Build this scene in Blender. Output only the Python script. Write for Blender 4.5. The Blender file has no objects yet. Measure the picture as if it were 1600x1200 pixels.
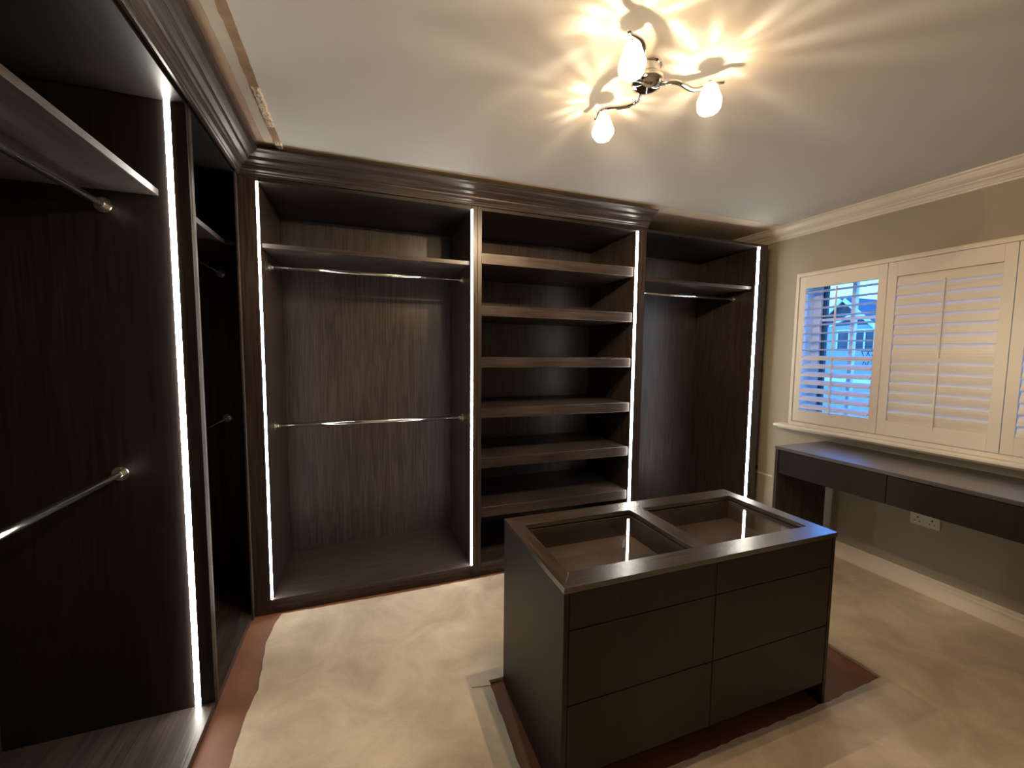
import bpy, bmesh, math, random
from mathutils import Vector, Matrix, geometry
random.seed(7)
sc = bpy.context.scene
col = sc.collection

# ------------------------------------------------------------------ camera
cam_d = bpy.data.cameras.new('camera')
cam = bpy.data.objects.new('camera', cam_d); col.objects.link(cam)
R_ = Vector((0.93971495, -0.34182786, 0.00946232)); U_ = Vector((0.01773265, 0.07634501, 0.99692376))
F_ = Vector((0.34149871, 0.93665637, -0.07780406))
M_ = Matrix((R_, U_, -F_)).transposed().to_4x4()
M_.translation = Vector((0.59697, -2.58563, 1.5))
cam.matrix_world = M_
cam_d.sensor_fit = 'HORIZONTAL'; cam_d.sensor_width = 36.0
cam_d.lens = 36.0 * 647.86 / 1600.0
cam_d.shift_y = 1.85 / 1600.0
cam_d.clip_start = 0.02; cam_d.clip_end = 300
sc.camera = cam

# ------------------------------------------------------------------ world: clear blue dusk sky
world = bpy.data.worlds.new('World'); sc.world = world; world.use_nodes = True
wn = world.node_tree.nodes; wl = world.node_tree.links
bg = wn['Background']
tc = wn.new('ShaderNodeTexCoord'); sx = wn.new('ShaderNodeSeparateXYZ'); rp = wn.new('ShaderNodeValToRGB')
wl.new(tc.outputs['Generated'], sx.inputs[0]); wl.new(sx.outputs['Z'], rp.inputs[0])
rp.color_ramp.elements[0].position = 0.0; rp.color_ramp.elements[0].color = (0.125, 0.42, 1.0, 1)
rp.color_ramp.elements[1].position = 0.75; rp.color_ramp.elements[1].color = (0.025, 0.18, 0.85, 1)
wl.new(rp.outputs[0], bg.inputs[0]); bg.inputs[1].default_value = 4.2

# ------------------------------------------------------------------ light levels of the room's own lamps
BULB_W = 44.0          # each halogen capsule of the ceiling light
SHADE_E = 2.0         # glow of its glass shades
LED_E = 24.0          # the wardrobe led strips
sc.view_settings.view_transform = 'Standard'
sc.view_settings.look = 'None'
sc.view_settings.gamma = 1.0
sc.view_settings.use_curve_mapping = False
sc.view_settings.exposure = 0.75
sc.cycles.sample_clamp_indirect = 4.0
sc.cycles.max_bounces = 10
sc.cycles.transparent_max_bounces = 12

# ------------------------------------------------------------------ materials
def mat(name):
    m = bpy.data.materials.new(name); m.use_nodes = True
    n = m.node_tree.nodes; return m, n, m.node_tree.links, n['Principled BSDF']

def wood(name, axis, c0, c1, rough=0.36, bump=0.25, spec=0.42, coat=0.0, crough=0.2):
    """open grained dark oak, grain running along axis (0 x, 1 y, 2 z)"""
    m, n, l, b = mat(name)
    t = n.new('ShaderNodeTexCoord')
    mp = n.new('ShaderNodeMapping'); s = [9.0, 9.0, 9.0]; s[axis] = 0.55; mp.inputs['Scale'].default_value = s
    l.new(t.outputs['Object'], mp.inputs[0])
    a = n.new('ShaderNodeTexNoise'); a.inputs['Scale'].default_value = 1.6; a.inputs['Detail'].default_value = 5; a.inputs['Distortion'].default_value = 1.2
    l.new(mp.outputs[0], a.inputs[0])
    mp2 = n.new('ShaderNodeMapping'); s = [160.0, 160.0, 160.0]; s[axis] = 4.0; mp2.inputs['Scale'].default_value = s
    l.new(t.outputs['Object'], mp2.inputs[0])
    f = n.new('ShaderNodeTexNoise'); f.inputs['Scale'].default_value = 1.0; f.inputs['Detail'].default_value = 3
    l.new(mp2.outputs[0], f.inputs[0])
    wv = n.new('ShaderNodeMath'); wv.operation = 'MULTIPLY'; wv.inputs[1].default_value = 26.0
    l.new(a.outputs[0], wv.inputs[0])
    si = n.new('ShaderNodeMath'); si.operation = 'SINE'; l.new(wv.outputs[0], si.inputs[0])
    ma = n.new('ShaderNodeMath'); ma.operation = 'MULTIPLY_ADD'; ma.inputs[1].default_value = 0.09; ma.inputs[2].default_value = 0.0
    l.new(si.outputs[0], ma.inputs[0])
    ad = n.new('ShaderNodeMath'); ad.operation = 'ADD'; l.new(f.outputs[0], ad.inputs[0]); l.new(ma.outputs[0], ad.inputs[1])
    r = n.new('ShaderNodeValToRGB'); r.color_ramp.elements[0].position = 0.25; r.color_ramp.elements[1].position = 0.75
    r.color_ramp.elements[0].color = (*c0, 1); r.color_ramp.elements[1].color = (*c1, 1)
    l.new(ad.outputs[0], r.inputs[0]); l.new(r.outputs[0], b.inputs['Base Color'])
    bp = n.new('ShaderNodeBump'); bp.inputs['Strength'].default_value = bump; bp.inputs['Distance'].default_value = 0.0015
    l.new(ad.outputs[0], bp.inputs['Height']); l.new(bp.outputs[0], b.inputs['Normal'])
    b.inputs['Roughness'].default_value = rough
    b.inputs['Specular IOR Level'].default_value = spec
    b.inputs['Coat Weight'].default_value = coat; b.inputs['Coat Roughness'].default_value = crough
    return m
C0 = (0.022, 0.0165, 0.0155); C1 = (0.071, 0.0545, 0.0510)
WZ = wood('dark_oak_upright', 2, C0, C1)
WX = wood('dark_oak_lengthwise', 0, C0, C1)
WY = wood('dark_oak_crosswise', 1, C0, C1)
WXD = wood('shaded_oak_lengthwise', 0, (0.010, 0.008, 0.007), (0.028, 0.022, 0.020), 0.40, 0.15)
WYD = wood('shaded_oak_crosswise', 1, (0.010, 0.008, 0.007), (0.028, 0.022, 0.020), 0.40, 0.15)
WZD = wood('shaded_oak_upright', 2, (0.007, 0.005, 0.0045), (0.019, 0.014, 0.012), 0.45, 0.15)  # darker copy of the upright oak, side panel's shade painted into its colour
KZ = wood('smoked_oak_drawer', 2, (0.014, 0.0095, 0.0065), (0.024, 0.017, 0.0115), 0.42, 0.12, 0.3)
TX = wood('smoked_oak_top_lengthwise', 0, (0.020, 0.014, 0.011), (0.070, 0.050, 0.040), 0.26, 0.25, 0.8, 0.7)
TY = wood('smoked_oak_top_crosswise', 1, (0.020, 0.014, 0.011), (0.070, 0.050, 0.040), 0.26, 0.25, 0.8, 0.7)

DT = wood('lacquered_desk_top', 1, (0.020, 0.015, 0.012), (0.060, 0.046, 0.040), 0.42, 0.12, 1.0, 1.0, 0.36)
def plain(name, c, rough=0.5, noise=0.0, scale=3.0, bump=0.0, bscale=60.0, metal=0.0, spec=0.5):
    m, n, l, b = mat(name)
    b.inputs['Base Color'].default_value = (*c, 1); b.inputs['Roughness'].default_value = rough
    b.inputs['Metallic'].default_value = metal; b.inputs['Specular IOR Level'].default_value = spec
    t = n.new('ShaderNodeTexCoord')
    if noise:
        a = n.new('ShaderNodeTexNoise'); a.inputs['Scale'].default_value = scale; a.inputs['Detail'].default_value = 4
        l.new(t.outputs['Object'], a.inputs[0])
        r = n.new('ShaderNodeValToRGB'); r.color_ramp.elements[0].position = 0.3; r.color_ramp.elements[1].position = 0.7
        r.color_ramp.elements[0].color = (*[x * (1 - noise) for x in c], 1)
        r.color_ramp.elements[1].color = (*[min(1, x * (1 + noise)) for x in c], 1)
        l.new(a.outputs[0], r.inputs[0]); l.new(r.outputs[0], b.inputs['Base Color'])
    if bump:
        a = n.new('ShaderNodeTexNoise'); a.inputs['Scale'].default_value = bscale; a.inputs['Detail'].default_value = 3
        l.new(t.outputs['Object'], a.inputs[0])
        bp = n.new('ShaderNodeBump'); bp.inputs['Strength'].default_value = bump; bp.inputs['Distance'].default_value = 0.003
        l.new(a.outputs[0], bp.inputs['Height']); l.new(bp.outputs[0], b.inputs['Normal'])
    return m
CEIL = plain('ceiling_paint', (0.62, 0.60, 0.58), 0.75, 0.03, 1.3, 0.05, 90)
WALL = plain('olive_wall_paint', (0.37, 0.338, 0.278), 0.7, 0.04, 1.5, 0.06, 120)
WHITE = plain('white_gloss_paint', (0.78, 0.74, 0.68), 0.35, 0.01, 2)
SHUT = plain('white_shutter_lacquer', (0.74, 0.71, 0.67), 0.38)
PLAST = plain('old_plaster_pink', (0.50, 0.36, 0.26), 0.85, 0.12, 9, 0.3, 40)
PLASTT = plain('old_plaster_tan', (0.74, 0.62, 0.50), 0.85, 0.06, 5, 0.1, 40)
PLASTC = plain('old_plaster_cream', (0.62, 0.55, 0.46), 0.85, 0.06, 6, 0.2, 40)
PLASTD = plain('old_plaster_brown', (0.36, 0.225, 0.145), 0.9, 0.2, 14, 0.5, 60)
FLOORB = plain('reddish_floorboard', (0.215, 0.088, 0.045), 0.6, 0.22, 4, 0.15, 30)
CHROME = plain('chrome', (0.85, 0.84, 0.81), 0.15, metal=1.0)
LCHROME = plain('lamp_chrome', (0.75, 0.72, 0.68), 0.08, metal=1.0)
SOCK = plain('white_socket_plastic', (0.72, 0.68, 0.62), 0.4)
DARK = plain('socket_hole', (0.01, 0.01, 0.01), 0.6)
UPVC = plain('white_window_frame', (0.75, 0.76, 0.78), 0.35)

# carpet
CARP, n, l, b = mat('beige_carpet_pile')
t = n.new('ShaderNodeTexCoord')
a = n.new('ShaderNodeTexNoise'); a.inputs['Scale'].default_value = 3.4; a.inputs['Detail'].default_value = 6; a.inputs['Roughness'].default_value = 0.62; a.inputs['Distortion'].default_value = 0.7
l.new(t.outputs['Object'], a.inputs[0])
r = n.new('ShaderNodeValToRGB'); r.color_ramp.elements[0].position = 0.36; r.color_ramp.elements[1].position = 0.64
r.color_ramp.elements[0].color = (0.52, 0.445, 0.345, 1); r.color_ramp.elements[1].color = (0.72, 0.63, 0.51, 1)
l.new(a.outputs[0], r.inputs[0]); l.new(r.outputs[0], b.inputs['Base Color'])
a2 = n.new('ShaderNodeTexNoise'); a2.inputs['Scale'].default_value = 420; l.new(t.outputs['Object'], a2.inputs[0])
bp = n.new('ShaderNodeBump'); bp.inputs['Strength'].default_value = 0.7; bp.inputs['Distance'].default_value = 0.004
l.new(a2.outputs[0], bp.inputs['Height']); l.new(bp.outputs[0], b.inputs['Normal'])
b.inputs['Roughness'].default_value = 0.95; b.inputs['Specular IOR Level'].default_value = 0.1
b.inputs['Sheen Weight'].default_value = 0.2

def emit(name, c, e):
    m, n, l, b = mat(name)
    b.inputs['Base Color'].default_value = (*c, 1)
    b.inputs['Emission Color'].default_value = (*c, 1); b.inputs['Emission Strength'].default_value = e
    return m
LED = emit('led_diffuser', (1.0, 0.955, 0.84), LED_E)

# thin window glass: mostly clear, slightly reflecting
GLASS = bpy.data.materials.new('window_glass'); GLASS.use_nodes = True
n = GLASS.node_tree.nodes; l = GLASS.node_tree.links; n.clear()
o = n.new('ShaderNodeOutputMaterial'); mx = n.new('ShaderNodeMixShader'); tr = n.new('ShaderNodeBsdfTransparent'); gl = n.new('ShaderNodeBsdfGlossy')
lw = n.new('ShaderNodeLayerWeight'); lw.inputs[0].default_value = 0.5
pw = n.new('ShaderNodeMath'); pw.operation = 'POWER'; pw.inputs[1].default_value = 4.0; l.new(lw.outputs['Facing'], pw.inputs[0])
fr = n.new('ShaderNodeMath'); fr.operation = 'MULTIPLY_ADD'; fr.inputs[1].default_value = 0.8; fr.inputs[2].default_value = 0.04; l.new(pw.outputs[0], fr.inputs[0])
gl.inputs['Roughness'].default_value = 0.02
tr.inputs[0].default_value = (0.95, 0.97, 0.97, 1)
l.new(fr.outputs[0], mx.inputs[0]); l.new(tr.outputs[0], mx.inputs[1]); l.new(gl.outputs[0], mx.inputs[2]); l.new(mx.outputs[0], o.inputs[0])

# moulded glass of the lamp shades: glows, and lets the bulb through in facets
SHADE = bpy.data.materials.new('faceted_lamp_glass'); SHADE.use_nodes = True
n = SHADE.node_tree.nodes; l = SHADE.node_tree.links; n.clear()
o = n.new('ShaderNodeOutputMaterial'); ads = n.new('ShaderNodeAddShader'); tr = n.new('ShaderNodeBsdfTransparent'); em = n.new('ShaderNodeEmission')
em.inputs[0].default_value = (1.0, 0.86, 0.58, 1); em.inputs[1].default_value = SHADE_E
t = n.new('ShaderNodeTexCoord'); mp = n.new('ShaderNodeMapping'); mp.inputs['Scale'].default_value = (125, 125, 12)
l.new(t.outputs['Object'], mp.inputs[0])
vo = n.new('ShaderNodeTexVoronoi'); vo.feature = 'SMOOTH_F1'; vo.inputs['Scale'].default_value = 1.0
vo.inputs['Smoothness'].default_value = 0.35
l.new(mp.outputs[0], vo.inputs['Vector'])
r = n.new('ShaderNodeValToRGB'); e = r.color_ramp.elements
e[0].position = 0.26; e[0].color = (1, 0.96, 0.86, 1); e[1].position = 0.62; e[1].color = (0.28, 0.225, 0.165, 1)
x = e.new(0.36); x.color = (0.36, 0.29, 0.21, 1)
l.new(vo.outputs['Distance'], r.inputs[0])
sz = n.new('ShaderNodeSeparateXYZ'); l.new(t.outputs['Object'], sz.inputs[0])
mr = n.new('ShaderNodeMapRange'); mr.inputs['From Min'].default_value = -0.112; mr.inputs['From Max'].default_value = -0.099
mr.inputs['To Min'].default_value = 1.0; mr.inputs['To Max'].default_value = 0.11
l.new(sz.outputs['Z'], mr.inputs['Value'])
vm = n.new('ShaderNodeVectorMath'); vm.operation = 'SCALE'; l.new(r.outputs[0], vm.inputs[0]); l.new(mr.outputs[0], vm.inputs['Scale'])
l.new(vm.outputs[0], tr.inputs[0])
l.new(tr.outputs[0], ads.inputs[0]); l.new(em.outputs[0], ads.inputs[1]); l.new(ads.outputs[0], o.inputs[0])

# ------------------------------------------------------------------ helpers
def tag(o, label=None, cat=None, group=None, kind=None):
    if label: o['label'] = label
    if cat: o['category'] = cat
    if group: o['group'] = group
    if kind: o['kind'] = kind
    return o

def thing(name, loc, label, cat, group=None):
    o = bpy.data.objects.new(name, None); col.objects.link(o); o.location = loc
    o.empty_display_size = 0.1
    return tag(o, label, cat, group)

def root_loc(p):
    v = Vector((0, 0, 0))
    while p is not None:
        v += p.location; p = p.parent
    return v

def obj(name, bm, m, parent=None, smooth=False, bevel=0.0, label=None):
    """bm holds world coordinates; they are stored relative to the parent thing"""
    bmesh.ops.remove_doubles(bm, verts=bm.verts, dist=1e-6)
    bmesh.ops.recalc_face_normals(bm, faces=bm.faces)
    if bevel:
        ed = [e for e in bm.edges if len(e.link_faces) == 2 and e.calc_face_angle(0) > 0.6]
        bmesh.ops.bevel(bm, geom=ed, offset=bevel, segments=1, affect='EDGES', profile=0.7)
    off = root_loc(parent)
    if off.length: bmesh.ops.translate(bm, vec=-off, verts=bm.verts)
    me = bpy.data.meshes.new(name); bm.to_mesh(me); bm.free()
    me.materials.append(m)
    if smooth:
        for p in me.polygons: p.use_smooth = True
    o = bpy.data.objects.new(name, me); col.objects.link(o)
    if parent is not None: o.parent = parent
    if label: o['label'] = label
    return o

def box(bm, x0, x1, y0, y1, z0, z1):
    v = [bm.verts.new((x, y, z)) for x in (x0, x1) for y in (y0, y1) for z in (z0, z1)]
    for f in ((0, 1, 3, 2), (4, 6, 7, 5), (0, 4, 5, 1), (2, 3, 7, 6), (0, 2, 6, 4), (1, 5, 7, 3)):
        bm.faces.new([v[i] for i in f])
    return bm

def B(*a):
    return box(bmesh.new(), *a)

def part(name, m, parent, *a, bevel=0.0012, label=None):
    return obj(name, B(*a), m, parent, bevel=bevel, label=label)

def prism(bm, poly, axis, a0, a1):
    """extrude a 2D polygon along axis; poly coordinates are the other two axes in order"""
    def P(u, v, a):
        c = [u, v]; c.insert(axis, a); return c
    A = [bm.verts.new(P(u, v, a0)) for u, v in poly]; Bv = [bm.verts.new(P(u, v, a1)) for u, v in poly]
    k = len(poly)
    for i in range(k):
        bm.faces.new((A[i], A[(i + 1) % k], Bv[(i + 1) % k], Bv[i]))
    bm.faces.new(A); bm.faces.new(Bv[::-1])
    return bm

def tube(bm, pts, rad, seg=12, caps=True):
    pts = [Vector(p) for p in pts]; rings = []
    up = None
    for i, p in enumerate(pts):
        d = (pts[min(i + 1, len(pts) - 1)] - pts[max(i - 1, 0)]).normalized()
        if up is None:
            up = Vector((0, 0, 1)) if abs(d.z) < 0.9 else Vector((1, 0, 0))
        s = d.cross(up).normalized(); u = s.cross(d).normalized(); up = u
        rr = rad[i] if isinstance(rad, (list, tuple)) else rad
        rings.append([bm.verts.new(p + (s * math.cos(q) + u * math.sin(q)) * rr) for q in [2 * math.pi * k / seg for k in range(seg)]])
    for A, Bv in zip(rings, rings[1:]):
        for k in range(seg):
            bm.faces.new((A[k], A[(k + 1) % seg], Bv[(k + 1) % seg], Bv[k]))
    if caps:
        bm.faces.new(rings[0][::-1]); bm.faces.new(rings[-1])
    return bm

def lathe(bm, c, prof, seg=24, phase=0.0):
    """prof: (radius, z) list about a vertical axis through c"""
    rings = []
    for rr, z in prof:
        rings.append([bm.verts.new((c[0] + rr * math.cos(phase + 2 * math.pi * k / seg), c[1] + rr * math.sin(phase + 2 * math.pi * k / seg), c[2] + z)) for k in range(seg)])
    for A, Bv in zip(rings, rings[1:]):
        for k in range(seg):
            bm.faces.new((A[k], A[(k + 1) % seg], Bv[(k + 1) % seg], Bv[k]))
    bm.faces.new(rings[0][::-1]); bm.faces.new(rings[-1])
    return bm

def struct(name, bm, m, parent=None, label=None, bevel=0.0):
    o = obj(name, bm, m, parent, bevel=bevel)
    if parent is None: o['kind'] = 'structure'
    if label: o['label'] = label
    return o

# ------------------------------------------------------------------ the room
XL, XR, YB, YF, ZC = -0.70, 3.907, 0.70, -3.70, 2.54
struct('floor', B(XL - .1, XR + .3, YF - .1, YB + .1, -0.1, 0.0), FLOORB, label='bare reddish brown floor showing where the carpet is cut back')
struct('ceiling', B(XL - .1, XR + .3, YF - .1, YB + .1, ZC, ZC + 0.1), CEIL, label='off white painted ceiling')
struct('wall_back', B(XL - .1, XR + .3, YB, YB + .1, 0, ZC), WALL)
struct('wall_left', B(XL - .1, XL, YF - .1, YB + .1, 0, ZC), WALL)
struct('wall_front', B(XL - .1, XR + .3, YF - .1, YF, 0, ZC), WALL)
WY0, WY1, WZ0, WZ1 = -1.955, -0.205, 0.965, 2.125     # window opening
bm = bmesh.new()
box(bm, XR, XR + .3, YF - .1, WY0, 0, ZC); box(bm, XR, XR + .3, WY1, YB + .1, 0, ZC)
box(bm, XR, XR + .3, WY0, WY1, 0, WZ0); box(bm, XR, XR + .3, WY0, WY1, WZ1, ZC)
struct('wall_right', bm, WALL, label='olive beige painted wall around the window')

# coving on the window wall
prof = [(XR, ZC), (XR - .112, ZC), (XR - .112, ZC - .010), (XR - .098, ZC - .014), (XR - .094, ZC - .024), (XR - .080, ZC - .040),
        (XR - .062, ZC - .050), (XR - .050, ZC - .052), (XR - .050, ZC - .060), (XR - .036, ZC - .064), (XR - .026, ZC - .072),
        (XR - .022, ZC - .080), (XR - .012, ZC - .082), (XR - .012, ZC - .092), (XR, ZC - .094)]
struct('trim_1', prism(bmesh.new(), prof, 1, YF, YB), WHITE, label='white moulded coving between the ceiling and the window wall')
bm = prism(bmesh.new(), [(XR, 0), (XR - .020, 0), (XR - .020, .098), (XR - .013, .108), (XR - .013, .120), (XR - .006, .128), (XR, .128)], 1, YF, YB)
struct('baseboard_right', bm, WHITE, label='white skirting board along the window wall')
struct('baseboard_front', B(XL, XR - .02, YF, YF + .018, 0, .125), WHITE)

# bare strips left on the ceiling where the old coving came away
def rag(x0, x1, y0, y1, z, th, along, jit0, jit1, step=.02, seed=1):
    """thin plaster layer under the ceiling with ragged long edges"""
    rnd = random.Random(seed); bm = bmesh.new(); rows = []
    L0, L1 = (y0, y1) if along == 1 else (x0, x1)
    k = max(2, int((L1 - L0) / step))
    for i in range(k + 1):
        tt = L0 + (L1 - L0) * i / k
        a = (x0 if along == 1 else y0) + rnd.uniform(-jit0, jit0); bb = (x1 if along == 1 else y1) + rnd.uniform(-jit1, jit1)
        r4 = []
        for (u, w) in ((a, z), (a, z - th), (bb, z - th), (bb, z)):
            r4.append(bm.verts.new((u, tt, w) if along == 1 else (tt, u, w)))
        rows.append(r4)
    for A, Bv in zip(rows, rows[1:]):
        for q in range(4):
            bm.faces.new((A[q], A[(q + 1) % 4], Bv[(q + 1) % 4], Bv[q]))
    bm.faces.new(rows[0]); bm.faces.new(rows[-1][::-1])
    return bm
struct('trim_2', rag(-.5, .163, YF, -.10, ZC + .0005, .0025, 1, 0, .001, .05, 3), PLAST, label='pinkish bare plaster strip beside the left cornice')
struct('trim_3', rag(.1675, .215, YF, -.10, ZC + .0005, .0020, 1, .0006, .003, .03, 4), PLASTC, label='cream filler strip on the ceiling beside the left cornice')
struct('trim_4', rag(.205, .238, YF, -.09, ZC + .0005, .0035, 1, .0028, .0012, .03, 5), PLASTD, label='ragged brown edge where the old coving was pulled off')
struct('trim_5', rag(.24, XR - .11, -.115, YB, ZC + .0005, .0020, 0, .0006, 0, .04, 6), PLASTT, label='tan bare plaster strip along the back of the ceiling')
# rough lumps of plaster still stuck to the ceiling
def lump(y0, y1, x0, x1, seed, label):
    rnd = random.Random(seed); bm = bmesh.new()
    nx, ny = 6, max(6, int((y1 - y0) / .006)); g = []
    for j in range(ny + 1):
        row = []
        for i in range(nx + 1):
            e = min(i, nx - i, j, ny - j)
            h = 0 if e == 0 else rnd.uniform(.003, .010)
            jx = rnd.uniform(-.003, .003) if 0 < j < ny else 0
            row.append(bm.verts.new((x0 + (x1 - x0) * i / nx + jx, y0 + (y1 - y0) * j / ny + rnd.uniform(-.002, .002), ZC + .001 - .003 * (e > 0) - h)))
        g.append(row)
    for j in range(ny):
        for i in range(nx):
            bm.faces.new((g[j][i], g[j][i + 1], g[j + 1][i + 1], g[j + 1][i]))
    o = obj('plaster_lump', bm, PLASTC)
    return tag(o, label, 'plaster')
lump(-.62, -.31, .205, .241, 11, 'long rough lump of old plaster on the ceiling edge near the left cornice')
lump(-.165, -.085, .206, .243, 12, 'small plaster lump on the ceiling beside the cornice corner')

# ------------------------------------------------------------------ carpet with cut-backs
def jitter(pts, amp, step, closed, seed):
    rnd = random.Random(seed); out = []
    k = len(pts)
    for i in range(k if closed else k - 1):
        a = Vector(pts[i]); c = Vector(pts[(i + 1) % k]); L = (c - a).length; m = max(1, int(L / step))
        nrm = Vector((-(c - a).y, (c - a).x)).normalized()
        for q in range(m):
            out.append(tuple(a + (c - a) * q / m + (nrm * rnd.uniform(-amp, amp) if q else Vector((0, 0)))))
    return out
hole = jitter([(1.118, -.885), (1.112, -1.15), (1.108, -1.482), (1.8, -1.482), (2.50, -1.481), (2.845, -1.470), (2.848, -1.2), (2.850, -.885), (2.0, -.88)], .0035, .03, True, 21)
left = jitter([(.13, YF + .02), (.130, -.95), (.131, -.72), (.148, -.60), (.138, -.50), (.117, -.28), (.128, -.15), (.150, -.040), (.45, -.046), (.86, -.050), (1.47, -.040), (2.4, -.035), (XR - .022, -.03)], .003, .03, False, 22)
outer = left + [(XR - .022, -.03), (XR - .022, YF + .02)]
TH = .015
def cut_carpet():
    loops = [[Vector((x, y, 0)) for x, y in outer], [Vector((x, y, 0)) for x, y in hole]]
    tris = geometry.tessellate_polygon(loops)
    flat = loops[0] + loops[1]; bm = bmesh.new()
    top = [bm.verts.new((p.x, p.y, TH)) for p in flat]; bot = [bm.verts.new((p.x, p.y, 0.0005)) for p in flat]
    for t3 in tris:
        try: bm.faces.new([top[i] for i in t3])
        except ValueError: pass
    s = 0
    for lp in loops:
        k = len(lp)
        for i in range(k):
            a, c = s + i, s + (i + 1) % k
            bm.faces.new((top[a], top[c], bot[c], bot[a]))
        s += k
    return bm
tag(obj('carpet', cut_carpet(), CARP), 'beige cut pile carpet trimmed back from the wardrobes and around the island', 'carpet')
# a sliver of carpet cut beside the island
bm = prism(bmesh.new(), [(1.034, -.9035), (1.118, -.9185), (1.118, -.8985), (1.034, -.8795)], 2, TH, TH + .004)
tag(obj('carpet_sliver', bm, CARP), 'narrow cut sliver of beige carpet by the back left corner of the island', 'carpet')
bm = prism(bmesh.new(), [(1.088, -1.0), (1.094, -1.0), (1.100, -1.07), (1.106, -1.07), (1.106, -1.0), (1.100, -.992)], 2, TH, TH + .003)
tag(obj('carpet_tuft', bm, CARP), 'small loose carpet tuft on the cut edge left of the island', 'carpet')

# ------------------------------------------------------------------ wardrobes
ZT, ZB = 2.389, 0.085          # underside of top board, top of bottom board
D = 0.655                      # face of back panel
def strip(parent, x0, x1, y0, y1):
    o = obj('led_strip', B(x0, x1, y0, y1, ZB + .001, ZT - .001), LED, parent, label='glowing white led strip')
    return o

def rail(parent, p0, p1):
    """chrome hanging rail between two side panels, with a cup flange at each end"""
    p0 = Vector(p0); p1 = Vector(p1); d = (p1 - p0).normalized()
    r_ = obj('hanging_rail', tube(bmesh.new(), [p0 + d * .004, p1 - d * .004], .0125, 20), CHROME, parent, smooth=False, label='polished chrome hanging rail')
    for p in r_.data.polygons: p.use_smooth = len(p.vertices) == 4
    for a, s in ((p0, 1), (p1, -1)):
        e = d * s; bm = bmesh.new()
        tube(bm, [a, a + e * .004, a + e * .0045, a + e * .024], [.027, .027, .0165, .0165], 20)
        f = obj('flange', bm, CHROME, r_)
        for k in (-1, 1):
            f2 = bmesh.new()
            tube(f2, [a + Vector((0, 0, k * .021)) + e * .003, a + Vector((0, 0, k * .021)) + e * .006], .004, 8)
            obj('screw', f2, CHROME, r_)
    return r_

def bay_x(name, x0, x1, label, lp, rp_, led_l, led_r):
    """a bay of the back run: x0..x1 outer faces, lp/rp_ side panel thickness"""
    t_ = thing(name, ((x0 + x1) / 2, .3, 0), label, 'wardrobe', 'dark oak wardrobe bays along the back wall')
    if lp: part('side_panel', WZ, t_, x0, x0 + lp, 0, D + .015, 0, ZT + .022)
    if rp_: part('side_panel', WZ, t_, x1 - rp_, x1, 0, D + .015, 0, ZT + .022)
    a, b_ = x0 + lp + .0005, x1 - rp_ - .0005
    part('back_panel', WZ, t_, a, b_, D, D + .012, .0, ZT)
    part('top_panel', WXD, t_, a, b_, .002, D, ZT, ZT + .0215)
    part('bottom_panel', WX, t_, a, b_, .0, D, ZB - .022, ZB)
    part('plinth', WX, t_, a, b_, .004, .022, 0, ZB - .0225)
    if led_l: strip(t_, a - .0080, a + .0006, -.0008, .016)
    if led_r: strip(t_, b_ - .0006, b_ + .0085, -.0008, .016)
    return t_, a, b_

# double hanging bay beside the corner
t1, a, b_ = bay_x('hanging_wardrobe', .012, 1.3005, 'wide double hanging bay of the dark oak wardrobe beside the inner corner', .088, .038, True, True)
part('shelf', WX, t1, a, b_, .050, D, 2.058, 2.082)
rail(t1, (a, .235, 1.990), (b_, .235, 1.990)); rail(t1, (a, .235, 1.046), (b_, .235, 1.046))
# shelving bay
t2, a, b_ = bay_x('shelving_wardrobe', 1.3015, 2.535, 'open shelving bay of the dark oak wardrobe with six thick shelves', .027, .037, False, True)
for zc in (.397, .733, 1.068, 1.402, 1.736, 2.066):
    part('shelf', WX, t2, a, b_ - .013, .018, D, zc, zc + .068, bevel=.002)
# single hanging bay next to the window wall
t3, a, b_ = bay_x('tall_hanging_wardrobe', 2.536, 3.790, 'tall single hanging bay of the dark oak wardrobe nearest the window wall', .041, .096, False, True)
part('shelf', WX, t3, a, b_, .050, D, 2.050, 2.074)
rail(t3, (a, .235, 1.990), (b_, .235, 1.990))

# left run: corner bay (between the corner post and the lit upright) and near bay
YU0, YU1 = -.640, -.590
ZTL, ZBL = 2.412, .035        # the left run: bottom board low on the floor, top board tucked behind the cornice        # lit upright of the left run
tc_ = thing('corner_wardrobe', (-.3, 0, 0), 'dark oak corner wardrobe bay hidden behind the lit upright on the left', 'wardrobe', 'dark oak wardrobe bays of the left run')
part('side_panel', WZ, tc_, -.655, 0, -.612, YU1, 0, ZTL + .022)
part('back_panel', WZ, tc_, -.667, -.6555, -.612, D, 0, ZTL)
part('end_panel', WZ, tc_, -.655, .011, D, D + .012, 0, ZTL)
part('corner_post', WZ, tc_, .0005, .0105, -.030, .020, 0, ZTL - .001)
bm = bmesh.new(); prism(bm, [(-.655, -.5895), (-.001, -.5895), (-.001, .0205), (.0105, .0205), (.0105, D - .001), (-.655, D - .001)], 2, ZTL, ZTL + .0215)
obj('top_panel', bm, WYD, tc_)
bm = bmesh.new(); prism(bm, [(-.655, -.5895), (-.001, -.5895), (-.001, .0205), (.0105, .0205), (.0105, D - .001), (-.655, D - .001)], 2, 0, ZBL)
obj('bottom_panel', bm, WY, tc_)
bm = bmesh.new(); prism(bm, [(-.655, -.5895), (-.070, -.5895), (-.070, .052), (.0105, .052), (.0105, D - .001), (-.655, D - .001)], 2, 2.058, 2.082)
obj('shelf', bm, WY, tc_, bevel=.001)
for z in (1.997, 1.046): rail(tc_, (-.25, -.5895, z), (-.25, D, z))

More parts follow.
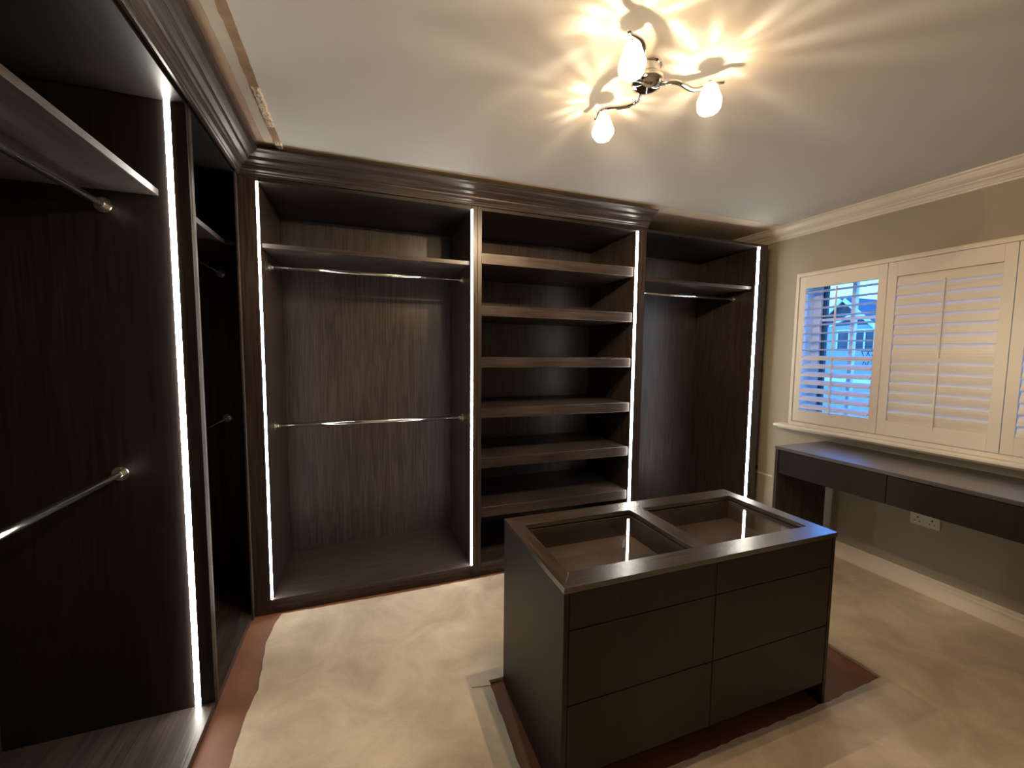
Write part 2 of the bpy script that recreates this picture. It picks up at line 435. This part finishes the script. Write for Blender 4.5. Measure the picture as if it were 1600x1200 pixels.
tn = thing('near_wardrobe', (-.3, -1.3, 0), 'nearest dark oak hanging bay at the left edge with a shelf and two rails', 'wardrobe', 'dark oak wardrobe bays of the left run')
YN = -1.95
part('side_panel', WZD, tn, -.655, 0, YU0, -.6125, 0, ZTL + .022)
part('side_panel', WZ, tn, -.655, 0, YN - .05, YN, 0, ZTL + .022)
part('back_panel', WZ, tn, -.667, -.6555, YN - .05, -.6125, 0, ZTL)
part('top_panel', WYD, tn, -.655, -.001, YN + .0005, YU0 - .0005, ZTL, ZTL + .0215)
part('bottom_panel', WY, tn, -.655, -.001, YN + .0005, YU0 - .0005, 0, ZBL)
part('shelf', WY, tn, -.655, -.098, YN + .0005, YU0 - .0005, 2.068, 2.092)
for z in (2.015, 1.032): rail(tn, (-.262, YN, z), (-.262, YU0, z))
obj('led_strip', B(-.066, -.047, YU0 - .008, YU0 + .006, ZBL + .001, ZTL - .001), LED, tn, label='glowing white led strip')
part('led_profile', CHROME, tn, -.0465, -.0452, YU0 - .009, YU0 + .006, ZBL + .001, ZTL - .001, bevel=0, label='thin aluminium edge of the led strip')

# cornice: one moulded piece along each run, mitred in the corner
cp = [(0.0, 0.0), (.008, 0.0), (.008, .010), (.014, .014), (.014, .020), (.024, .026), (.030, .036), (.031, .044), (.040, .046), (.046, .053),
      (.064, .060), (.070, .068), (.070, .073), (.082, .077), (.100, .084), (.112, .092), (.119, .095), (.119, .101), (0.0, .101)]
cn = thing('cornice', (.6, 0, 2.4), 'dark oak stepped cornice moulding running along the top of the wardrobes', 'cornice')
def cornice_piece(fa, fb):
    bm = bmesh.new()
    A = [bm.verts.new(fa(p, z)) for p, z in cp]; Bv = [bm.verts.new(fb(p, z)) for p, z in cp]
    k = len(cp)
    for i in range(k):
        bm.faces.new((A[i], A[(i + 1) % k], Bv[(i + 1) % k], Bv[i]))
    bm.faces.new(A); bm.faces.new(Bv[::-1])
    return bm
ZK = ZT + .0225
obj('moulding', cornice_piece(lambda p, z: (.0105 + p, -p, ZK + z), lambda p, z: (2.580, -p, ZK + z)), WX, cn)
obj('moulding', cornice_piece(lambda p, z: (.0105 + p, -p - .0003, ZK + z), lambda p, z: (.0255 + p, YN - .05, ZK + .012 + z)), WY, cn)

# ------------------------------------------------------------------ island
IX0, IX1, IY0, IY1, IH = 1.183, 2.458, -1.475, -.893, .765
isl = thing('island_drawer_unit', ((IX0 + IX1) / 2, (IY0 + IY1) / 2, 0), 'dark oak island with glass display top and six drawer fronts', 'island')
sx0, sx1 = IX0 + .001, IX1 - .006
part('side_panel', KZ, isl, sx0, sx0 + .018, IY0 + .002, IY1 - .002, 0, IH - .0205)
part('side_panel', KZ, isl, sx1 - .018, sx1, IY0 + .002, IY1 - .002, 0, IH - .0205)
part('back_panel', KZ, isl, sx0 + .0185, sx1 - .0185, IY1 - .022, IY1 - .004, .02, IH - .0205)
part('plinth', KZ, isl, sx0 + .0185, sx1 - .0185, IY0 + .12, IY0 + .138, 0, .085)
part('bottom_panel', KZ, isl, sx0 + .0185, sx1 - .0185, IY0 + .024, IY1 - .0225, .086, .104)
xs = [(sx0 + .0205, 1.8075), (1.8105, sx1 - .0205)]
for (z0, z1) in ((.620, IH - .022), (.362, .617), (.102, .359)):
    for (xa, xb) in xs:
        part('drawer', KZ, isl, xa, xb, IY0 + .003, IY0 + .022, z0, z1, bevel=.001)
ox = [(1.243, 1.778), (1.850, 2.396)]; oy0, oy1 = -1.388, -.984
def quad_prism(pts, z0, z1): return prism(bmesh.new(), pts, 2, z0, z1)
zt0, zt1 = IH - .020, IH
tf = .0002
obj('top_rail', quad_prism([(IX0, IY0), (IX1, IY0), (ox[1][1], oy0), (ox[0][0], oy0)], zt0, zt1), TX, isl, bevel=.0008)
obj('top_rail', quad_prism([(IX0, IY1), (ox[0][0], oy1), (ox[1][1], oy1), (IX1, IY1)], zt0, zt1), TX, isl, bevel=.0008)
obj('top_stile', quad_prism([(IX0, IY0), (ox[0][0], oy0), (ox[0][0], oy1), (IX0, IY1)], zt0, zt1), TY, isl, bevel=.0008)
obj('top_stile', quad_prism([(IX1, IY0), (IX1, IY1), (ox[1][1], oy1), (ox[1][1], oy0)], zt0, zt1), TY, isl, bevel=.0008)
obj('top_stile', quad_prism([(ox[0][1], oy0), (ox[1][0], oy0), (ox[1][0], oy1), (ox[0][1], oy1)], zt0, zt1), TY, isl, bevel=.0008)
TRAY = plain('display_tray_lining', (0.088, 0.060, 0.050), 0.6, 0.12, 8)
for (xa, xb) in ox:
    bm = bmesh.new(); w_ = .008
    box(bm, xa - w_, xb + w_, oy0 - w_, oy1 + w_, .640, .648)
    box(bm, xa - w_, xa + .004, oy0 - w_, oy1 + w_, .648, zt0 - .0075); box(bm, xb - .004, xb + w_, oy0 - w_, oy1 + w_, .648, zt0 - .0075)
    box(bm, xa + .004, xb - .004, oy0 - w_, oy0 + .004, .648, zt0 - .0075); box(bm, xa + .004, xb - .004, oy1 - .004, oy1 + w_, .648, zt0 - .0075)
    obj('display_tray', bm, TRAY, isl)
    part('glass_pane', GLASS, isl, xa + .0005, xb - .0005, oy0 + .0005, oy1 - .0005, zt0 - .007, zt0 - .001, bevel=0, label='clear glass pane let into the top')
# small keyhole studs on the tray edge
# ------------------------------------------------------------------ desk under the window
DX0, DY1, DY0, DZ = 3.360, -.490, -2.20, .857
dk = thing('dressing_desk', (3.63, -1.3, 0), 'long dark oak desk with two drawers under the shuttered window', 'desk')
part('desk_top', DT, dk, DX0, XR - .001, DY0, DY1, DZ - .022, DZ, bevel=.002)
part('side_panel', WZ, dk, DX0 + .003, XR - .022, DY1 - .027, DY1 - .003, TH, DZ - .0225)
part('side_panel', WZ, dk, DX0 + .003, XR - .022, DY0 + .003, DY0 + .027, TH, DZ - .0225)
part('drawer', KZ, dk, DX0 + .008, DX0 + .40, -1.1595, DY1 - .031, .668, DZ - .0255)
part('drawer', KZ, dk, DX0 + .008, DX0 + .40, DY0 + .031, -1.1625, .668, DZ - .0255)

# ------------------------------------------------------------------ double socket under the desk
so = thing('double_socket', (XR, -1.10, .47), 'white double wall socket below the desk', 'socket')
fp = obj('face_plate', B(XR - .010, XR - .0005, -1.175, -1.028, .438, .524), SOCK, so, bevel=.003)
for yy in (-1.138, -1.066):
    bm = bmesh.new()
    box(bm, XR - .0108, XR - .0095, yy - .004, yy + .004, .482, .492)
    box(bm, XR - .0108, XR - .0095, yy - .015, yy - .008, .460, .465); box(bm, XR - .0108, XR - .0095, yy + .008, yy + .015, .460, .465)
    obj('pin_hole', bm, DARK, fp)
    obj('switch', B(XR - .0135, XR - .0095, yy - .008, yy + .008, .498, .516), SOCK, fp, bevel=.001)
# cable hole / trunking by the end of the wardrobe
tk = obj('cable_trunking', B(XR - .006, XR - .0005, -.070, .30, .457, .467), WHITE)
tag(tk, 'thin painted cable trunking line on the wall beside the wardrobe end', 'trunking')
tkb = obj('cable_outlet', tube(bmesh.new(), [(XR - .0005, .09, .50), (XR - .012, .09, .50)], .016, 12), DARK)
tag(tkb, 'small dark cable outlet on the wall beside the wardrobe end', 'outlet')

# ------------------------------------------------------------------ window: frame, glass, sill, shutters
def kk(y, z, x=3.885):      # slide a measured wall point onto the shutter's own plane
    s = (x - .597) / (3.907 - .597); return -2.5856 + (y + 2.5856) * s, 1.5 + (z - 1.5) * s
w1 = bpy.data.objects.new('window_1', None); col.objects.link(w1); w1.location = (4.12, -1.08, WZ0); w1['kind'] = 'structure'
w1['label'] = 'white framed window behind the plantation shutters'
FX0, FX1 = 4.08, 4.15
bm = bmesh.new()
box(bm, FX0, FX1, WY0, WY1, WZ0, WZ0 + .06); box(bm, FX0, FX1, WY0, WY1, WZ1 - .06, WZ1)
box(bm, FX0, FX1, WY1 - .06, WY1, WZ0 + .06, WZ1 - .06); box(bm, FX0, FX1, WY0, WY0 + .06, WZ0 + .06, WZ1 - .06)
obj('window_frame', bm, UPVC, w1, bevel=.004)
for yy in (-.49, -.80, -1.09, -1.39, -1.68):
    part('glazing_bar', UPVC, w1, FX0 + .015, FX1 - .015, yy - .014, yy + .014, WZ0 + .0605, WZ1 - .0605, bevel=.003)
bars = [WY0 + .0605, -1.694, -1.666, -1.404, -1.376, -1.104, -1.076, -.814, -.786, -.504, -.476, WY1 - .0605]
for q in range(0, len(bars), 2):
    part('glazing_bar', UPVC, w1, FX0 + .017, FX1 - .017, bars[q] + .0005, bars[q + 1] - .0005, 1.775, 1.797, bevel=.003)
    part('glass_pane', GLASS, w1, 4.112, 4.116, bars[q] + .0005, bars[q + 1] - .0005, WZ0 + .061, 1.7745, bevel=0)
    part('glass_pane', GLASS, w1, 4.112, 4.116, bars[q] + .0005, bars[q + 1] - .0005, 1.7975, WZ1 - .061, bevel=0)
DARKF = plain('window_gasket', (0.02, 0.03, 0.05), 0.6)
for yy in (WY1 - .068, WY1 - .088):
    part('gasket', DARKF, w1, FX0 + .02, FX1 - .02, yy - .003, yy + .003, WZ0 + .0605, WZ1 - .0605, bevel=0)

SY1, SZ1 = kk(-.181, 2.144, 3.87); _, SZ0 = kk(-.185, .949, 3.87)
SY0 = -1.975
sill = prism(bmesh.new(), [(XR - .0005, SZ0 - .012), (3.816, SZ0 - .012), (3.810, SZ0 - .018), (3.810, SZ0 - .030), (3.816, SZ0 - .036), (3.855, SZ0 - .038), (3.862, SZ0 - .052), (3.895, SZ0 - .056), (XR - .0005, SZ0 - .056)], 1, SY0 - .07, -.124)
struct('trim_6', sill, WHITE, label='white window sill with a rounded nose')
bm = bmesh.new(); lt = .004
box(bm, XR + .002, XR + .3, WY1 - lt, WY1 - .0002, WZ0 + lt, WZ1 - lt); box(bm, XR + .002, XR + .3, WY0 + .0002, WY0 + lt, WZ0 + lt, WZ1 - lt)
box(bm, XR + .002, XR + .3, WY0 + .0002, WY1 - .0002, WZ0 + .0002, WZ0 + lt); box(bm, XR + .002, XR + .3, WY0 + .0002, WY1 - .0002, WZ1 - lt, WZ1 - .0002)
struct('trim_8', bm, WHITE, label='white painted lining of the window reveal')
# casing frame around the shutters
bm = bmesh.new(); fw_ = .022; X0, X1 = 3.866, XR - .0005
box(bm, X0, X1, SY0, SY1, SZ1 - fw_, SZ1); box(bm, X0, X1, SY0, SY1, SZ0 - .0115, SZ0 + fw_ - .004)
box(bm, X0, X1, SY1 - fw_, SY1, SZ0 + fw_ - .004, SZ1 - fw_); box(bm, X0, X1, SY0, SY0 + fw_, SZ0 + fw_ - .004, SZ1 - fw_)
box(bm, X0 + .008, X1, SY0 - .008, SY1 + .008, SZ1, SZ1 + .008)
struct('trim_7', bm, SHUT, label='white shutter frame around the window', bevel=.002)

def shutter(ya, yb, tilt_up, tilt_lo, label, knob):
    """a hinged louvred panel between ya > yb, x plane 3.872..3.900"""
    z0, z1 = SZ0 + fw_ - .002, SZ1 - fw_ - .002
    sh = thing('shutter_panel', (3.886, (ya + yb) / 2, z0), label, 'shutter', 'white louvred shutter panels at the window')
    xa, xb = 3.873, 3.899; st = .050; lo, hi = kk(0, 1.069)[1], kk(0, 2.022)[1]
    part('stile', SHUT, sh, xa, xb, ya - st, ya, z0, z1, bevel=.0006)
    part('stile', SHUT, sh, xa, xb, yb, yb + st, z0, z1, bevel=.0006)
    part('rail', SHUT, sh, xa, xb, yb + st + .0003, ya - st - .0003, z0, lo, bevel=.0006)
    part('rail', SHUT, sh, xa, xb, yb + st + .0003, ya - st - .0003, hi, z1, bevel=.0006)
    nl = 15; pitch = (hi - lo) / nl; c = .0345; th_ = .0048
    xm = (xa + xb) / 2
    for i in range(nl):
        zc = lo + pitch * (i + .5)
        tilt = tilt_lo if i < 7 else tilt_up
        ca, sa = math.cos(tilt), math.sin(tilt); poly = []
        for q in range(10):
            an = 2 * math.pi * q / 10; u = c * math.cos(an); v = th_ * math.sin(an)
            poly.append((xm + u * ca - v * sa, zc + u * sa + v * ca))
        bm = bmesh.new()
        A = [bm.verts.new((px, yb + st + .002, pz)) for px, pz in poly]; Bv = [bm.verts.new((px, ya - st - .002, pz)) for px, pz in poly]
        for q in range(10): bm.faces.new((A[q], A[(q + 1) % 10], Bv[(q + 1) % 10], Bv[q]))
        bm.faces.new(A); bm.faces.new(Bv[::-1])
        obj('louvre', bm, SHUT, sh)
    ym = (ya + yb) / 2
    for (i0, i1, tl) in ((0, 6, tilt_lo), (7, 14, tilt_up)):
        xr_ = xm - c * abs(math.cos(tl)) - .010
        zo = -c * math.sin(tl)
        part('tilt_rod', SHUT, sh, xr_, xr_ + .009, ym - .0055, ym + .0055, lo + pitch * (i0 + .5) + zo - .02, lo + pitch * (i1 + .5) + zo + .018, bevel=.001)
    if knob:
        obj('knob', tube(bmesh.new(), [(xa, ym, hi + .010), (xa - .010, ym, hi + .010)], [.004, .006], 10), SHUT, sh)
    return sh
y1_ = SY1 - fw_ - .002
ya2 = kk(-.8035, 0)[0]; ya3 = kk(-1.389, 0)[0]
shutter(y1_, ya2 + .0015, math.radians(-4), math.radians(30), 'left shutter panel with its louvres open to the blue daylight', True)
shutter(ya2 - .0015, ya3 + .0015, math.radians(77), math.radians(103), 'middle shutter panel with its louvres closed', False)
shutter(ya3 - .0015, SY0 + fw_ + .002, math.radians(68), math.radians(72), 'right shutter panel cut off by the right edge of the photo', False)

# ------------------------------------------------------------------ ceiling light
LC = Vector((1.590, -1.262, ZC)); R0 = .226; ZS = 2.423
lamp = thing('ceiling_light', (LC.x, LC.y, ZC), 'chrome three armed ceiling light with faceted glass shades', 'lamp')
obj('ceiling_plate', lathe(bmesh.new(), LC, [(.050, 0), (.050, -.006), (.046, -.009), (.043, -.011), (.043, -.034), (.036, -.038)], 32), LCHROME, lamp)
obj('hub', lathe(bmesh.new(), LC, [(.012, -.037), (.046, -.040), (.056, -.048), (.058, -.060), (.050, -.074), (.030, -.083), (.012, -.088), (.002, -.089)], 32), LCHROME, lamp, smooth=True)
for ang in (101, 221, 339):
    q = math.radians(ang); e = Vector((math.cos(q), math.sin(q), 0)); s = Vector((-math.sin(q), math.cos(q), 0))
    pts = []; rad = []
    for i in range(29):
        u = i / 28
        rr = .030 + (R0 + .050 - .030) * u
        lat = .034 * math.sin(2 * math.pi * min(1, u * 1.08)) * (1 - .25 * u)
        zz = ZC - .070 - .012 * math.sin(math.pi * min(1, u * 1.3)) + .012 * u
        pts.append(LC.xy.to_3d() + e * rr - s * lat + Vector((0, 0, zz))); rad.append(.0082 if u < .86 else .0060)
    obj('arm', tube(bmesh.new(), pts, rad, 12), LCHROME, lamp, smooth=True)
    c = Vector((LC.x, LC.y, 0)) + e * R0; za = ZC - .060
    obj('lamp_holder', lathe(bmesh.new(), (c.x, c.y, 0), [(.007, za + .006), (.010, za), (.011, za - .010), (.0135, za - .013), (.0135, za - .018), (.011, za - .0185)], 20), LCHROME, lamp)
    # faceted pear shaped glass, eight sides, open moulded shell
    prof = [(.016, .052), (.025, .044), (.036, .014), (.0455, -.012), (.0430, -.029), (.0320, -.045), (.014, -.053)]
    sh = obj('glass_shade', lathe(bmesh.new(), (c.x, c.y, ZS), prof, 8, q), SHADE, lamp, label='glowing faceted glass shade')
    ld = bpy.data.lights.new('bulb_light', 'POINT'); ld.energy = BULB_W; ld.color = (1.0, 0.81, 0.57); ld.shadow_soft_size = .004
    lo_ = bpy.data.objects.new('bulb_light', ld); col.objects.link(lo_); lo_.parent = lamp
    lo_.location = Vector((c.x, c.y, ZS + .010)) - lamp.location

# ------------------------------------------------------------------ outside: the house across the way
HW = plain('rendered_house_wall', (0.40, 0.36, 0.27), 0.8)
HR = plain('grey_slate_roof', (0.10, 0.09, 0.09), 0.7, 0.2, 3)
HT = plain('white_bargeboard', (0.7, 0.66, 0.6), 0.6)
HG = plain('dark_house_glass', (0.03, 0.03, 0.04), 0.1)
HGA = plain('dark_gable_timber', (0.08, 0.06, 0.06), 0.7)
GR = plain('pale_forecourt', (0.40, 0.38, 0.34), 0.9, 0.1, 1)
gnd = obj('ground', B(4.6, 70, -30, 70, -3.2, -3.0), GR); gnd['kind'] = 'structure'; gnd['label'] = 'pale ground outside the window'
hs = thing('house', (18, 8, -3), 'gabled house with a slate roof seen through the open shutter louvres', 'house')
HX = 18.0
# main body with roof running across behind the gable
obj('wall', B(HX, HX + 7, 1.0, 9.55, -3.0, 2.66), HW, hs)
ga = (8.06, 3.64); gl_, gr_ = (9.10, 2.60), (7.02, 2.62)
bm = prism(bmesh.new(), [(gl_[0], gl_[1]), (ga[0], ga[1] - .02), (gr_[0], gr_[1])], 0, HX + .01, HX + 3.0)
obj('gable', bm, HGA, hs)
def slope(a, c, x0, x1, th_, m, nm):
    a = Vector(a); c = Vector(c); nn = Vector((-(c - a).y, (c - a).x)).normalized()
    if nn.y < 0: nn = -nn
    return obj(nm, prism(bmesh.new(), [tuple(a), tuple(c), tuple(c + nn * th_), tuple(a + nn * th_)], 0, x0, x1), m, hs)
slope((ga[0] - .0, ga[1]), (gl_[0] + .12, gl_[1] - .12), HX - .25, HX + 3.2, .10, HR, 'roof')
slope((ga[0] + .0, ga[1]), (gr_[0] - .12, gr_[1] - .12), HX - .25, HX + 3.2, .10, HR, 'roof')
slope((ga[0] - .0, ga[1] - .07), (gl_[0] + .14, gl_[1] - .21), HX - .30, HX - .22, .13, HT, 'bargeboard')
slope((ga[0] + .0, ga[1] - .07), (gr_[0] - .14, gr_[1] - .21), HX - .30, HX - .22, .13, HT, 'bargeboard')
# inner smaller gable over the windows
slope((7.75, 3.02), (8.55, 2.62), HX - .12, HX, .09, HT, 'bargeboard')
slope((7.75, 3.02), (6.75, 2.55), HX - .12, HX, .09, HT, 'bargeboard')
bm = bmesh.new()
v = [bm.verts.new(p) for p in ((HX + .6, 1.0, 2.6), (HX + .6, 8.2, 2.6), (HX + 3.4, 8.2, 3.80), (HX + 3.4, 1.0, 3.80), (HX + 6.8, 1.0, 2.6), (HX + 6.8, 8.2, 2.6))]
bm.faces.new((v[0], v[1], v[2], v[3])); bm.faces.new((v[3], v[2], v[5], v[4])); bm.faces.new((v[1], v[5], v[2])); bm.faces.new((v[0], v[3], v[4])); bm.faces.new((v[0], v[4], v[5], v[1]))
obj('main_roof', bm, HR, hs)
for (ya, yb, za, zb, ns) in ((8.32, 7.85, 1.72, 2.50, 1), (7.70, 7.02, 1.72, 2.50, 2), (8.25, 7.15, -.9, .3, 2), (6.2, 5.2, 1.3, 2.45, 2), (4.0, 3.0, 1.3, 2.45, 2)):
    wf = bmesh.new()
    fwid = .05
    box(wf, HX - .06, HX + .02, yb, ya, za, za + fwid); box(wf, HX - .06, HX + .02, yb, ya, zb - fwid, zb)
    box(wf, HX - .06, HX + .02, yb, yb + fwid, za + fwid, zb - fwid); box(wf, HX - .06, HX + .02, ya - fwid, ya, za + fwid, zb - fwid)
    if ns == 2: box(wf, HX - .06, HX + .02, (ya + yb) / 2 - .025, (ya + yb) / 2 + .025, za + fwid, zb - fwid)
    f_ = obj('window', wf, HT, hs)
    obj('pane', B(HX - .03, HX - .01, yb + fwid, ya - fwid, za + fwid, zb - fwid), HG, f_)
# lower lean-to roof and dark string courses
obj('porch_roof', prism(bmesh.new(), [(HX - 1.3, .55), (HX, 1.15), (HX, 1.30), (HX - 1.3, .66)], 1, 6.2, 9.4), HW, hs)
part('fascia', HT, hs, HX - 1.34, HX - 1.30, 6.2, 9.4, .50, .70, bevel=0)
part('porch_wall', HW, hs, HX - 1.2, HX - .01, 6.4, 9.2, -3.0, .52, bevel=0)
# two folding stools on the lean-to terrace
for yy, lb in ((8.72, 'left dark folding chair outside in front of the house wall'), (6.98, 'right dark folding chair outside near the house window')):
    st = thing('folding_chair', (HX - .5, yy, 1.30), lb, 'chair', 'folding chairs outside the house')
    bm = bmesh.new()
    for sgn in (-1, 1):
        for xx in (HX - .62, HX - .30):
            tube(bm, [(xx, yy - .10 * sgn, 1.19 if xx > HX - .5 else 1.05), (xx, yy + .10 * sgn, 1.66)], .014, 6)
    obj('leg', bm, HG, st)
    obj('seat', B(HX - .64, HX - .28, yy - .12, yy + .12, 1.66, 1.69), HG, st)
